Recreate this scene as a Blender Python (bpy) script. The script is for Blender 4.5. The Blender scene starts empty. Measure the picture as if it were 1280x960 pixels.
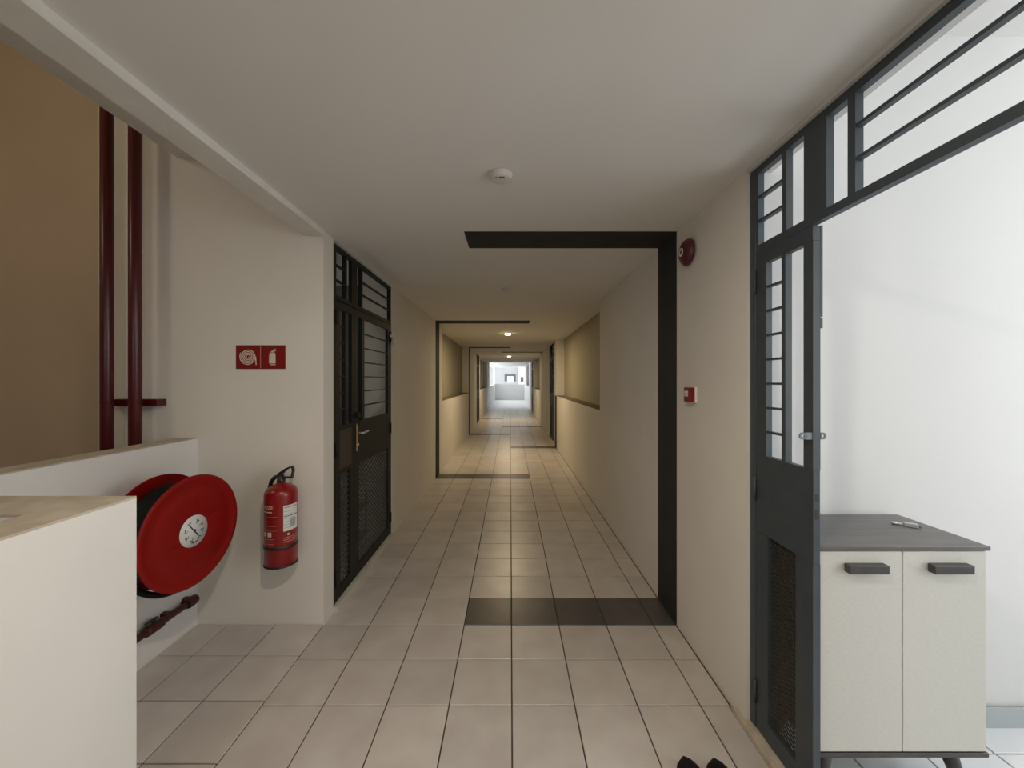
import bpy, bmesh, math, random
from mathutils import Vector, Matrix
random.seed(7)
PI = math.pi
SC = bpy.context.scene
COL = SC.collection

# ------------------------------------------------------------------ camera
cam_d = bpy.data.cameras.new('camera')
cam = bpy.data.objects.new('camera', cam_d)
COL.objects.link(cam)
cam.location = (0, 0, 1.55)
cam.rotation_euler = (PI / 2, 0, 0)
cam_d.sensor_width = 36.0
cam_d.lens = 36.0 * 477 / 1280
cam_d.shift_x = 2 / 1280
cam_d.shift_y = -4.5 / 1280
cam_d.clip_start = 0.02
cam_d.clip_end = 200
SC.camera = cam

# ------------------------------------------------------------------ sky, exposure
SKY = 2.8
world = bpy.data.worlds.new('overcast_sky')
SC.world = world
world.use_nodes = True
bg = world.node_tree.nodes['Background']
bg.inputs[0].default_value = (0.93, 0.965, 1.0, 1)
bg.inputs[1].default_value = SKY
SC.view_settings.view_transform = 'Standard'
SC.view_settings.look = 'None'
SC.view_settings.gamma = 1.0
SC.view_settings.use_curve_mapping = False
SC.view_settings.exposure = 0.55
LAMP_NEAR, LAMP_FAR, FILL_STAIR = 14.5, 19.0, 17.0


def portal(name, loc, rot, sx, sy):
    l = bpy.data.lights.new(name, 'AREA')
    l.shape = 'RECTANGLE'
    l.size, l.size_y = sx, sy
    l.cycles.is_portal = True
    o = bpy.data.objects.new(name, l)
    o.location = loc
    o.rotation_euler = rot
    COL.objects.link(o)


# sky portals guide sampling of the daylight that enters through the openings, the lobby one added for fill
portal('portal_airwell_side', (3.6, 0.2, 1.8), (0, PI / 2, 0), 2.5, 3.0)
portal('portal_lobby', (-0.765, -2.55, 1.75), (PI / 2, 0, 0), 0.83, 1.3)
portal('portal_end_left', (-1.33, 25.0, 1.9), (0, -PI / 2, 0), 1.3, 10.0)
portal('portal_end', (-0.05, 30.1, 1.9), (-PI / 2, 0, 0), 2.6, 1.4)


# ------------------------------------------------------------------ materials
def node_mat(name):
    m = bpy.data.materials.new(name)
    m.use_nodes = True
    nt = m.node_tree
    return m, nt, nt.nodes['Principled BSDF']


def mat(name, col, rough=0.6, metal=0.0, var=0.0, scale=6.0, bump=0.0, bscale=60.0, col2=None, rand=0.0,
        detail=4.0, coat=0.0, spec=0.5):
    m, nt, b = node_mat(name)
    b.inputs['Roughness'].default_value = rough
    b.inputs['Metallic'].default_value = metal
    b.inputs['Specular IOR Level'].default_value = spec
    if coat:
        b.inputs['Coat Weight'].default_value = coat
        b.inputs['Coat Roughness'].default_value = 0.12
    c = (*col, 1)
    b.inputs['Base Color'].default_value = c
    geo = nt.nodes.new('ShaderNodeNewGeometry')
    if var or col2:
        n = nt.nodes.new('ShaderNodeTexNoise')
        n.inputs['Scale'].default_value = scale
        n.inputs['Detail'].default_value = detail
        nt.links.new(geo.outputs['Position'], n.inputs['Vector'])
        r = nt.nodes.new('ShaderNodeValToRGB')
        r.color_ramp.elements[0].position = 0.35
        r.color_ramp.elements[1].position = 0.68
        r.color_ramp.elements[0].color = (*(col2 if col2 else [x * (1 - var) for x in col]), 1)
        r.color_ramp.elements[1].color = c
        nt.links.new(n.outputs['Fac'], r.inputs['Fac'])
        out = r.outputs['Color']
        if rand:
            oi = nt.nodes.new('ShaderNodeObjectInfo')
            mr = nt.nodes.new('ShaderNodeMapRange')
            mr.inputs['To Min'].default_value = 1 - rand
            mr.inputs['To Max'].default_value = 1 + rand * 0.6
            nt.links.new(oi.outputs['Random'], mr.inputs['Value'])
            mx = nt.nodes.new('ShaderNodeVectorMath')
            mx.operation = 'SCALE'
            nt.links.new(out, mx.inputs[0])
            nt.links.new(mr.outputs['Result'], mx.inputs['Scale'])
            out = mx.outputs['Vector']
        nt.links.new(out, b.inputs['Base Color'])
    if bump:
        n2 = nt.nodes.new('ShaderNodeTexNoise')
        n2.inputs['Scale'].default_value = bscale
        n2.inputs['Detail'].default_value = 3
        nt.links.new(geo.outputs['Position'], n2.inputs['Vector'])
        bp = nt.nodes.new('ShaderNodeBump')
        bp.inputs['Strength'].default_value = bump
        bp.inputs['Distance'].default_value = 0.004
        nt.links.new(n2.outputs['Fac'], bp.inputs['Height'])
        nt.links.new(bp.outputs['Normal'], b.inputs['Normal'])
    return m


def emit_mat(name, col, strength):
    m, nt, b = node_mat(name)
    b.inputs['Base Color'].default_value = (*col, 1)
    b.inputs['Emission Color'].default_value = (*col, 1)
    b.inputs['Emission Strength'].default_value = strength
    return m


def brush_mat(name, c1, c2, axis_scale, rough=0.45):
    """streaky laminate: noise stretched along one axis"""
    m, nt, b = node_mat(name)
    geo = nt.nodes.new('ShaderNodeNewGeometry')
    mp = nt.nodes.new('ShaderNodeMapping')
    mp.inputs['Scale'].default_value = axis_scale
    nt.links.new(geo.outputs['Position'], mp.inputs['Vector'])
    n = nt.nodes.new('ShaderNodeTexNoise')
    n.inputs['Scale'].default_value = 1.0
    n.inputs['Detail'].default_value = 6
    nt.links.new(mp.outputs['Vector'], n.inputs['Vector'])
    r = nt.nodes.new('ShaderNodeValToRGB')
    r.color_ramp.elements[0].position = 0.32
    r.color_ramp.elements[1].position = 0.7
    r.color_ramp.elements[0].color = (*c1, 1)
    r.color_ramp.elements[1].color = (*c2, 1)
    nt.links.new(n.outputs['Fac'], r.inputs['Fac'])
    nt.links.new(r.outputs['Color'], b.inputs['Base Color'])
    b.inputs['Roughness'].default_value = rough
    return m


M_WALL = mat('painted_wall', (0.77, 0.735, 0.67), 0.75, var=0.05, scale=2.2, bump=0.12, bscale=90)
M_CEIL = mat('painted_ceiling', (0.78, 0.765, 0.73), 0.8, var=0.03, scale=1.4, bump=0.06, bscale=70)
M_BEAM = mat('painted_beam', (0.78, 0.755, 0.715), 0.75, var=0.06, scale=9, bump=0.2, bscale=60)
M_PARA = mat('painted_parapet', (0.76, 0.745, 0.72), 0.7, var=0.04, scale=3.5, bump=0.15, bscale=80)
M_OLIVE = mat('niche_wall_tone', (0.39, 0.35, 0.255), 0.75, var=0.06, scale=2.5, bump=0.1, bscale=90)  # olive tone, darker than the corridor walls
M_STAIRW = mat('stair_wall_dim_tone', (0.60, 0.49, 0.36), 0.8, var=0.08, scale=1.7, bump=0.2, bscale=50)  # brown carries the stairwell's weaker, warmer light in the colour
M_WHITE = mat('white_wall', (0.63, 0.625, 0.61), 0.7, var=0.02, scale=2.0, bump=0.08, bscale=80)
M_CEMENT = mat('cement_cap', (0.56, 0.50, 0.41), 0.85, col2=(0.44, 0.38, 0.30), scale=14, bump=0.4, bscale=60)
M_LEDGE = mat('ledge_cap', (0.22, 0.17, 0.11), 0.85, col2=(0.15, 0.11, 0.07), scale=14)  # mottled dark brown top of the parapets
M_BLACK = mat('dark_paint', (0.033, 0.032, 0.031), 0.75, var=0.2, scale=8, bump=0.08, spec=0.25)
M_TILE = mat('floor_tile', (0.63, 0.58, 0.535), 0.34, col2=(0.555, 0.50, 0.455), scale=5.5, rand=0.10, bump=0.05,
             bscale=120, detail=7)
M_TILED = mat('dark_floor_tile', (0.105, 0.090, 0.086), 0.36, col2=(0.08, 0.069, 0.066), scale=6, rand=0.12)
M_GROUT = mat('grout', (0.10, 0.078, 0.056), 0.9, var=0.35, scale=9)
M_KERB = mat('threshold_tile', (0.60, 0.53, 0.44), 0.5, col2=(0.44, 0.36, 0.26), scale=11)
M_TILEW = mat('white_floor_tile', (0.72, 0.73, 0.73), 0.3, var=0.06, scale=4, rand=0.03)
M_GROUTW = mat('pale_grout', (0.30, 0.30, 0.30), 0.9)
M_SKIRT = mat('grey_skirting', (0.40, 0.43, 0.44), 0.4, var=0.08, scale=3)
M_GATE = mat('charcoal_gate_paint', (0.050, 0.064, 0.076), 0.45, var=0.15, scale=15)
M_GATEL = mat('black_gate_paint', (0.013, 0.013, 0.013), 0.55, var=0.15, scale=15, spec=0.25)
M_BROWNREFL = mat('brown_reflection_tone', (0.035, 0.025, 0.019), 0.5, var=0.15, scale=5)  # brownish reflection on the dark leaf, put into the colour
M_MESHM = mat('expanded_mesh_metal', (0.050, 0.046, 0.036), 0.5)
M_MESHL = mat('pale_mesh_metal', (0.085, 0.085, 0.082), 0.5)
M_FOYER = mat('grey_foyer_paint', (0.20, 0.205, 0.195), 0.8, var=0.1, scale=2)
M_KERBL = mat('pale_kerb_paint', (0.62, 0.59, 0.53), 0.6, var=0.15, scale=9)
M_ENDP = mat('end_parapet_paint', (0.62, 0.63, 0.63), 0.8, var=0.04, scale=1.5)
M_BRASS = mat('brass', (0.55, 0.40, 0.20), 0.3, 0.9)
M_STEEL = mat('steel', (0.62, 0.62, 0.60), 0.28, 0.9)
M_ZINC = mat('grey_metal', (0.16, 0.17, 0.175), 0.4, 0.5)
M_RED = mat('red_enamel', (0.25, 0.0035, 0.002), 0.5, spec=0.3, var=0.10, scale=7)
M_REDX = mat('red_cylinder_paint', (0.24, 0.005, 0.005), 0.3, coat=0.2)
M_REDSIGN = mat('red_sign_plastic', (0.20, 0.003, 0.004), 0.4)
M_REDP = mat('red_pipe_paint', (0.080, 0.0055, 0.007), 0.34, var=0.2, scale=6)
M_RUST = mat('brown_pipe_paint', (0.085, 0.014, 0.011), 0.5, var=0.4, scale=25)
M_BELL = mat('maroon_bell_paint', (0.085, 0.010, 0.016), 0.4)
M_HOSE = mat('black_rubber', (0.006, 0.0065, 0.006), 0.6, bump=0.3, bscale=90, spec=0.2)
M_BLKP = mat('black_plastic', (0.016, 0.015, 0.014), 0.4)
M_LABEL = mat('white_label', (0.70, 0.70, 0.68), 0.5)
M_INK = mat('black_ink', (0.03, 0.03, 0.03), 0.6)
M_CREAM = mat('cream_ink', (0.68, 0.60, 0.50), 0.5)
M_PINK = mat('pale_print', (0.52, 0.20, 0.18), 0.5)
M_WPLAS = mat('white_plastic', (0.78, 0.75, 0.70), 0.4)
M_GLOSSW = mat('off_white_plastic', (0.66, 0.62, 0.57), 0.4)
M_DOOR = brush_mat('beige_woodgrain_laminate', (0.53, 0.52, 0.475), (0.575, 0.565, 0.52), (60, 60, 160), 0.5)
M_DTOP = brush_mat('dark_woodgrain_laminate', (0.085, 0.080, 0.078), (0.15, 0.145, 0.14), (3, 60, 60), 0.36)
M_DARKW = mat('dark_laminate_edge', (0.055, 0.050, 0.047), 0.45, var=0.2, scale=20)
M_SHOE = mat('black_slipper_rubber', (0.007, 0.007, 0.008), 0.7, spec=0.2)
M_FACADE = mat('pale_facade', (0.21, 0.215, 0.215), 0.8, var=0.06, scale=1.2)
M_GLASSD = mat('dark_window_glass', (0.03, 0.033, 0.037), 0.6)
M_BRIGHTF = mat('pale_screed', (0.72, 0.72, 0.72), 0.6, var=0.05, scale=1)
M_LAMP = emit_mat('warm_lamp_diffuser', (1.0, 0.80, 0.42), 14.0)
M_LED = mat('red_led', (0.25, 0.02, 0.02), 0.3)


# ------------------------------------------------------------------ mesh helpers
class MB:
    """collects shapes, then links them as ONE mesh object"""

    def __init__(self):
        self.bm = bmesh.new()

    def box(self, x0, x1, y0, y1, z0, z1, bev=0.0, mi=0):
        vs = [self.bm.verts.new(p) for p in ((x0, y0, z0), (x1, y0, z0), (x1, y1, z0), (x0, y1, z0),
                                              (x0, y0, z1), (x1, y0, z1), (x1, y1, z1), (x0, y1, z1))]
        fs = [self.bm.faces.new([vs[i] for i in q]) for q in
              ((3, 2, 1, 0), (4, 5, 6, 7), (0, 1, 5, 4), (1, 2, 6, 5), (2, 3, 7, 6), (3, 0, 4, 7))]
        for f in fs:
            f.material_index = mi
        if bev:
            es = list({e for f in fs for e in f.edges})
            r = bmesh.ops.bevel(self.bm, geom=es, offset=bev, segments=1, affect='EDGES', profile=0.5)
            for f in r['faces']:
                f.material_index = mi
        return self

    def tube(self, pts, r, n=8, cap=True, mi=0):
        """round bar along a list of points; r a number or a list"""
        pts = [Vector(p) for p in pts]
        rs = r if isinstance(r, (list, tuple)) else [r] * len(pts)
        rings = []
        prev_u = None
        for i, p in enumerate(pts):
            if i == 0:
                d = pts[1] - p
            elif i == len(pts) - 1:
                d = p - pts[-2]
            else:
                d = (pts[i + 1] - p).normalized() + (p - pts[i - 1]).normalized()
            d.normalize()
            if prev_u is None:
                a = Vector((0, 0, 1)) if abs(d.z) < 0.9 else Vector((1, 0, 0))
                u = d.cross(a).normalized()
            else:
                u = (prev_u - d * prev_u.dot(d)).normalized()
            prev_u = u
            v = d.cross(u)
            rings.append([self.bm.verts.new(p + (u * math.cos(2 * PI * k / n) + v * math.sin(2 * PI * k / n)) * rs[i])
                          for k in range(n)])
        for a, b in zip(rings[:-1], rings[1:]):
            for k in range(n):
                f = self.bm.faces.new((a[k], a[(k + 1) % n], b[(k + 1) % n], b[k]))
                f.smooth = True
                f.material_index = mi
        if cap:
            for ring in (rings[0][::-1], rings[-1]):
                self.bm.faces.new(ring).material_index = mi
        return self

    def lathe(self, prof, n=32, origin=(0, 0, 0), axis='z', mi=0, smooth=True):
        """profile list of (radius, height), turned about axis"""
        o = Vector(origin)

        def pt(r, h, a):
            c, s = r * math.cos(a), r * math.sin(a)
            if axis == 'z':
                return o + Vector((c, s, h))
            if axis == 'x':
                return o + Vector((h, c, s))
            return o + Vector((s, h, c))
        rings = []
        for r, h in prof:
            if r < 1e-6:
                rings.append([self.bm.verts.new(pt(0, h, 0))])
            else:
                rings.append([self.bm.verts.new(pt(r, h, 2 * PI * k / n)) for k in range(n)])
        for a, b in zip(rings[:-1], rings[1:]):
            for k in range(n):
                k2 = (k + 1) % n
                if len(a) == 1 and len(b) == 1:
                    continue
                if len(a) == 1:
                    q = (a[0], b[k2], b[k])
                elif len(b) == 1:
                    q = (a[k], a[k2], b[0])
                else:
                    q = (a[k], a[k2], b[k2], b[k])
                f = self.bm.faces.new(q)
                f.smooth = smooth
                f.material_index = mi
        return self

    def prism(self, poly, h0, h1, axis='z', mi=0):
        """extrudes a 2-D outline along an axis: z -> (x,y), y -> (x,z), x -> (y,z)"""
        def pt(a, b, h):
            return {'z': (a, b, h), 'y': (a, h, b), 'x': (h, a, b)}[axis]
        lo = [self.bm.verts.new(pt(a, b, h0)) for a, b in poly]
        hi = [self.bm.verts.new(pt(a, b, h1)) for a, b in poly]
        fs = [self.bm.faces.new(lo[::-1]), self.bm.faces.new(hi)]
        n = len(poly)
        for k in range(n):
            fs.append(self.bm.faces.new((lo[k], lo[(k + 1) % n], hi[(k + 1) % n], hi[k])))
        for f in fs:
            f.material_index = mi
        return self

    def build(self, name, mats, parent=None, loc=(0, 0, 0), rot=(0, 0, 0), kind=None, label=None):
        bmesh.ops.recalc_face_normals(self.bm, faces=self.bm.faces[:])
        me = bpy.data.meshes.new(name)
        self.bm.to_mesh(me)
        self.bm.free()
        for m in (mats if isinstance(mats, (list, tuple)) else [mats]):
            me.materials.append(m)
        return link(name, me, parent, loc, rot, kind, label)


def link(name, me, parent=None, loc=(0, 0, 0), rot=(0, 0, 0), kind=None, label=None):
    o = bpy.data.objects.new(name, me)
    COL.objects.link(o)
    o.parent = parent
    o.location = loc
    o.rotation_euler = rot
    if kind:
        o['kind'] = kind
    if label:
        o['label'] = label
    return o


def thing(name, label, cat, loc=(0, 0, 0), rotz=0.0, group=None):
    o = bpy.data.objects.new(name, None)
    COL.objects.link(o)
    o.location = loc
    o.rotation_euler = (0, 0, rotz)
    o.empty_display_size = 0.1
    o['label'] = label
    o['category'] = cat
    if group:
        o['group'] = group
    return o


def struct(name, mb, m, label, cat):
    o = mb.build(name, m, kind='structure', label=label)
    o['category'] = cat
    return o


def text_mesh(txt, size, name, m, parent, mw, bend=None):
    """flat printed lettering: text turned into a thin mesh and placed by a matrix"""
    cu = bpy.data.curves.new(name, 'FONT')
    cu.body = txt
    cu.size = size
    cu.align_x = 'CENTER'
    cu.align_y = 'CENTER'
    cu.extrude = 0.0002
    tmp = bpy.data.objects.new(name + '_curve', cu)
    COL.objects.link(tmp)
    dg = bpy.context.evaluated_depsgraph_get()
    me = bpy.data.meshes.new_from_object(tmp.evaluated_get(dg))
    bpy.data.objects.remove(tmp)
    bpy.data.curves.remove(cu)
    for v in me.vertices:
        v.co = bend(v.co) if bend else mw @ v.co
    me.materials.clear()
    me.materials.append(m)
    return link(name, me, parent)


# ------------------------------------------------------------------ dimensions of the place
XL, XR, ZC = -1.18, 1.055, 2.495
GX = 0.007                 # a floor joint line
ROW0 = 2.42                # a floor row line
T = 0.30

# ------------------------------------------------------------------ floor with its tiles
fl = MB()
fl.box(XL, XR + 0.14, -2.6, 20.0, -0.12, -0.006)
floor = struct('floor', fl, M_GROUT, 'beige square tiled corridor floor with dark tile bands', 'floor')


def tile_mesh(name, w, l, m):
    b = MB()
    g, c, h = 0.0032, 0.0018, 0.008
    x0, x1, y0, y1 = g, w - g, g, l - g
    lo = [b.bm.verts.new(p) for p in ((x0, y0, -h), (x1, y0, -h), (x1, y1, -h), (x0, y1, -h))]
    mi = [b.bm.verts.new(p) for p in ((x0, y0, -c), (x1, y0, -c), (x1, y1, -c), (x0, y1, -c))]
    hi = [b.bm.verts.new(p) for p in ((x0 + c, y0 + c, 0), (x1 - c, y0 + c, 0), (x1 - c, y1 - c, 0), (x0 + c, y1 - c, 0))]
    for a, q in ((lo, mi), (mi, hi)):
        for k in range(4):
            b.bm.faces.new((a[k], a[(k + 1) % 4], q[(k + 1) % 4], q[k]))
    b.bm.faces.new(hi)
    bmesh.ops.recalc_face_normals(b.bm, faces=b.bm.faces[:])
    me = bpy.data.meshes.new(name)
    b.bm.to_mesh(me)
    b.bm.free()
    me.materials.append(m)
    return me


CUT = XR - 0.007 - (GX + 0.9)
ME = {k: tile_mesh('tile', w, T, m) for k, w, m in
      (('full', T, M_TILE), ('cut', CUT, M_TILE), ('dfull', T, M_TILED), ('dcut', CUT, M_TILED))}
# rows (counted from ROW0) that carry a dark half band: first and last column index
BANDS = {0: (3, 7), 12: (0, 4), 21: (4, 7), 28: (0, 3), 34: (3, 7), 43: (0, 2)}
NEAR, FARROW = -4, 30
for r in range(NEAR, FARROW):
    for c in range(8):
        dark = r in BANDS and BANDS[r][0] <= c <= BANDS[r][1]
        me = ME[('d' if dark else '') + ('cut' if c == 7 else 'full')]
        o = link('tile', me, floor, (GX - 1.2 + c * T, ROW0 + r * T, random.uniform(-0.0004, 0.0006)))
far, fard = MB(), MB()
for r in list(range(-17, NEAR)) + list(range(FARROW, 59)):
    for c in range(8):
        dark = r in BANDS and BANDS[r][0] <= c <= BANDS[r][1]
        x0, y0 = GX - 1.2 + c * T, ROW0 + r * T
        w = CUT if c == 7 else T
        (fard if dark else far).box(x0 + .003, x0 + w - .003, y0 + .003, y0 + T - .003, -0.008, 0)
far.build('distant_tiles', M_TILE, floor, kind='stuff')
fard.build('distant_dark_tiles', M_TILED, floor, kind='stuff')

# landing floor inside the hose reel recess: a slightly raised slab
FZ = 0.010
lf = MB()
lf.box(-1.98, XL - 0.002, -2.6, 2.42, -0.12, FZ - 0.006)
landing = struct('floor', lf, M_GROUT, 'beige tiled floor of the hose reel recess, slightly raised', 'floor')
for r in range(-6, 1):
    for c in range(3):
        y0 = 2.135 + (r - 0) * T
        x1 = XL - c * T
        w = min(T, x1 + 1.977)
        l = min(T, 2.41 - y0)
        if w < T or l < T:
            me = tile_mesh('tile', w, l, M_TILE)
        else:
            me = ME['full']
        link('tile', me, landing, (x1 - w, y0, FZ))

# ------------------------------------------------------------------ ceiling, beam, slabs
cl = MB()
cl.box(XL - 0.01, XR + 0.105, -2.6, 2.545, ZC, ZC + 0.14)
cl.box(-1.52, 1.38, 2.545, 20.0, ZC, ZC + 0.14)
struct('ceiling', cl, M_CEIL, 'plain off-white corridor ceiling slab', 'ceiling')
bmx = MB()
bmx.box(-1.300, -1.170, -2.6, 2.41, 2.461, 3.10, bev=0.004)
bmx.box(-1.318, -1.301, -2.6, 2.41, 2.472, 3.05, bev=0.003)
struct('trim_1', bmx, M_BEAM, 'long white downstand beam edging the ceiling above the hose reel recess', 'beam')
sl = MB()
sl.box(-2.11, -1.32, -2.6, 2.41, 2.96, 3.12)
struct('ceiling', sl, M_BEAM, 'higher slab over the hose reel recess beyond the beam', 'ceiling')

# ------------------------------------------------------------------ right wall
NX = 1.230
w = MB()
w.box(XR, XR + 0.105, -2.6, 0.43, -0.1, ZC)
w.box(XR, NX + 0.13, 1.703, 4.50, -0.1, ZC)
w.box(XR, NX, 4.50, 8.72, -0.1, 1.195)
w.box(XR, NX + 0.13, 8.72, 9.15, -0.1, ZC)
w.box(XR, NX + 0.13, 10.43, 13.5, -0.1, ZC)
w.box(XR, NX, 13.5, 17.4, -0.1, 1.195)
w.box(XR, NX + 0.13, 17.4, 17.7, -0.1, ZC)
w.box(XR, NX + 0.13, 18.96, 20.0, -0.1, ZC)
wall_right = struct('wall_right', w, M_WALL, 'off-white right corridor wall with low parapets under its recesses', 'wall')
w = MB()
w.box(NX, NX + 0.13, 4.50, 8.72, 1.195, ZC)
w.box(NX, NX + 0.13, 13.5, 17.4, 1.195, ZC)
w.build('recess_back', M_OLIVE, wall_right, label='olive beige wall set back above the parapet')
for a, b_ in ((4.50, 8.72), (13.5, 17.4)):
    w = MB()
    w.box(XR - 0.002, NX, a, b_, 1.195, 1.207, bev=0.002)
    w.build('ledge', M_LEDGE, wall_right, label='dark brown ledge on top of the parapet')

MB().box(XR, XR + 0.105, 0.43, 1.703, 2.474, ZC).build('lintel', M_WHITE, wall_right, label='narrow white lintel above the right gate')

# ------------------------------------------------------------------ left wall
w = MB()
w.box(-2.60, XL, 2.41, 2.545, -0.1, 5.0)
w.box(-2.60, -2.45, 2.545, 3.00, -0.1, 5.0)
wall_recess = struct('wall_recess', w, M_WALL, 'beige wall with fire sign and extinguisher facing the camera', 'wall')
LX = -1.36
w = MB()
w.box(LX - 0.14, XL, 3.79, 6.62, -0.1, ZC)
w.box(LX, XL, 6.62, 10.80, -0.1, 1.195)
w.box(LX - 0.14, XL, 10.80, 13.3, -0.1, ZC)
w.box(LX - 0.14, XL, 14.55, 14.8, -0.1, ZC)
w.box(LX, XL, 14.8, 19.4, -0.1, 1.195)
w.box(LX - 0.14, XL, 19.4, 20.0, -0.1, ZC)
wall_left = struct('wall_left', w, M_WALL, 'off-white left corridor wall beyond the black double gate', 'wall')
w = MB()
w.box(LX - 0.14, LX, 6.62, 10.80, 1.195, ZC)
w.box(LX - 0.14, LX, 14.8, 19.4, 1.195, ZC)
w.build('recess_back', M_OLIVE, wall_left, label='olive beige wall set back above the parapet')
for a, b_ in ((6.62, 10.80), (14.8, 19.4)):
    w = MB()
    w.box(LX, XL + 0.002, a, b_, 1.195, 1.207, bev=0.002)
    w.build('ledge', M_LEDGE, wall_left, label='dark brown ledge on top of the parapet')

# painted dark portal bands that wrap from floor to ceiling
BT = 0.0035


def band(name, row, side, x_end, top, ceil, label):
    y0, y1 = ROW0 + row * T, ROW0 + (row + 1) * T
    b = MB()
    if side > 0:
        b.box(XR - BT, XR + 0.001, y0, y1, 0.0, top)
        if ceil:
            b.box(x_end, XR - BT, y0, y1, ZC - BT, ZC + 0.001)
    else:
        b.box(XL - 0.001, XL + BT, y0, y1, 0.0, top)
        if ceil:
            b.box(XL + BT, x_end, y0, y1, ZC - BT, ZC + 0.001)
    struct(name, b, M_BLACK, label, 'painted band')


band('trim_2', 0, 1, GX - 0.3, ZC, True, 'wide dark grey band painted up the right wall and across the ceiling, nearest')
band('trim_3', 12, -1, GX + 0.3, ZC, True, 'dark band painted up the left wall beyond the black double gate')
band('trim_4', 21, 1, GX, 1.195, False, 'dark band painted on the end of the right parapet')
band('trim_5', 28, -1, GX, ZC, True, 'far dark band painted up the left wall before the second left gate')
band('trim_6', 34, 1, GX - 0.3, ZC, True, 'far dark band painted up the right wall and ceiling')

# ------------------------------------------------------------------ recess and stairwell on the left
ZP = 1.188
w = MB()
w.box(-2.11, -1.977, -2.6, 2.41, -1.2, ZP - 0.006)
para = struct('wall_parapet', w, M_PARA, 'white low parapet wall behind the fire hose reel', 'wall')
w = MB()
w.box(-2.11, -1.977, -2.6, 2.41, ZP - 0.006, ZP, bev=0.002)
w.build('cement_cap', M_CEMENT, para, label='raw beige cement top of the parapet')
w = MB()
w.box(-1.31, XL + 0.008, -2.6, 1.196, -0.02, ZP - 0.007)
w.box(-1.977, -1.31, 1.027, 1.196, -0.02, ZP - 0.007)
lw = struct('wall_landing', w, M_PARA, 'near white L-shaped low wall at the left edge of the frame', 'wall')
w = MB()
w.prism([(-1.31, -2.6), (XL + 0.008, -2.6), (XL + 0.008, 1.196), (-1.977, 1.196), (-1.977, 1.027), (-1.31, 1.027)],
        ZP - 0.007, ZP, 'z')
w.build('cement_cap', M_CEMENT, lw, label='raw beige cement top of the near low wall')
w = MB()
w.box(-4.6, -2.45, 3.0, 3.15, -1.2, 5.0)
w.box(-4.75, -4.6, -2.75, 3.15, -1.2, 5.0)
struct('wall_stair', w, M_STAIRW, 'stairwell wall beyond the left parapet, its dim warm light coloured in brown', 'wall')
w = MB()
w.box(-4.6, -2.11, -2.6, 3.0, -1.3, -1.2)
struct('floor', w, M_GROUT, 'stairwell floor far below the left parapet', 'floor')
w = MB()
w.box(-4.75, -1.18, -2.75, 3.15, 5.0, 5.1)  # unseen cover added to block sky light from above
w.box(-1.32, -1.18, -2.75, 2.41, 3.1, 5.0)
struct('ceiling', w, M_STAIRW, 'unseen roof added over the stairwell to shut out the sky', 'ceiling')
w = MB()
w.box(-4.75, XL, -2.75, -2.6, -1.2, 5.0)
w.box(XL, -0.35, -2.75, -2.6, -1.2, 1.10)  # gap above is an unseen opening, added for neutral fill light
w.box(XL, -0.35, -2.75, -2.6, 2.4, 5.0)
w.box(-0.35, XR + 0.105, -2.75, -2.6, -1.2, 5.0)
struct('wall_back', w, M_WALL, 'off-white lobby wall behind the camera', 'wall')

# ------------------------------------------------------------------ lit forecourt of the right unit
YW = 1.708
w = MB()
w.box(NX + 0.13, 3.9, YW, YW + 0.12, -0.2, 3.09)
w.box(XR + 0.047, NX + 0.14, YW - 0.009, YW - 0.005, 0.036, 2.474)
w.box(XR + 0.105, NX + 0.14, YW - 0.009, YW + 0.01, 2.474, 3.09)
wall_unit = struct('wall_unit', w, M_WHITE, 'bright white wall behind the shoe cabinet', 'wall')
w = MB()
w.box(XR + 0.105, 3.9, YW - 0.018, YW - 0.009, 0.0, 0.096)
struct('baseboard_unit', w, M_SKIRT, 'pale grey tile skirting at the foot of the bright white wall', 'baseboard')
w = MB()
w.box(XR - 0.02, 3.9, -1.4, YW + 0.1, -0.2, 0.003)
fu = struct('floor', w, M_GROUTW, 'pale tiled floor inside the open right gate', 'floor')
tw = tile_mesh('tile', T, T, M_TILEW)
for i in range(9):
    for j in range(5):
        x0 = 1.1 + i * T
        link('tile', tw, fu, (x0, YW - 0.018 - 0.115 - j * T, 0.010))
w = MB()
w.box(XR + 0.105, 3.9, -1.4, YW + 0.12, 3.09, 3.2)
w.box(XR, XR + 0.105, -1.4, YW, ZC + 0.14, 3.09)
struct('ceiling', w, M_WHITE, 'white ceiling high above the shoe cabinet', 'ceiling')
w = MB()
w.box(3.6, 3.75, -1.4, YW, -0.2, 0.6)
w.box(XR + 0.105, 3.75, -1.52, -1.4, -0.2, 3.09)
struct('wall_airwell', w, M_WHITE, 'white low wall along the open side of the unit forecourt', 'wall')

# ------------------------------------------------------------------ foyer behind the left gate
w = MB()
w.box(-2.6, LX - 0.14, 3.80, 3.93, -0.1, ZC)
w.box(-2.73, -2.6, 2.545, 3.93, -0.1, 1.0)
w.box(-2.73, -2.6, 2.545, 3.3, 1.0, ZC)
w.box(-2.73, -2.6, 3.3, 3.93, 1.0, 1.75)  # unseen opening above, added and sized for dim sky light
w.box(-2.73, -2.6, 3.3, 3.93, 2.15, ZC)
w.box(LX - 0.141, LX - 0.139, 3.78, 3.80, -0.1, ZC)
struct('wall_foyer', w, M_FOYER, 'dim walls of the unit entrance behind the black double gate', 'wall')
w = MB()
w.box(-2.6, XL - 0.02, 2.545, 3.80, -0.1, 0.04)
struct('floor', w, M_TILE, 'dim floor behind the black double gate', 'floor')
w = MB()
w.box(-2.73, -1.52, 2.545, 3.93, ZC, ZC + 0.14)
struct('ceiling', w, M_CEIL, 'dim ceiling behind the black double gate', 'ceiling')

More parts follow.
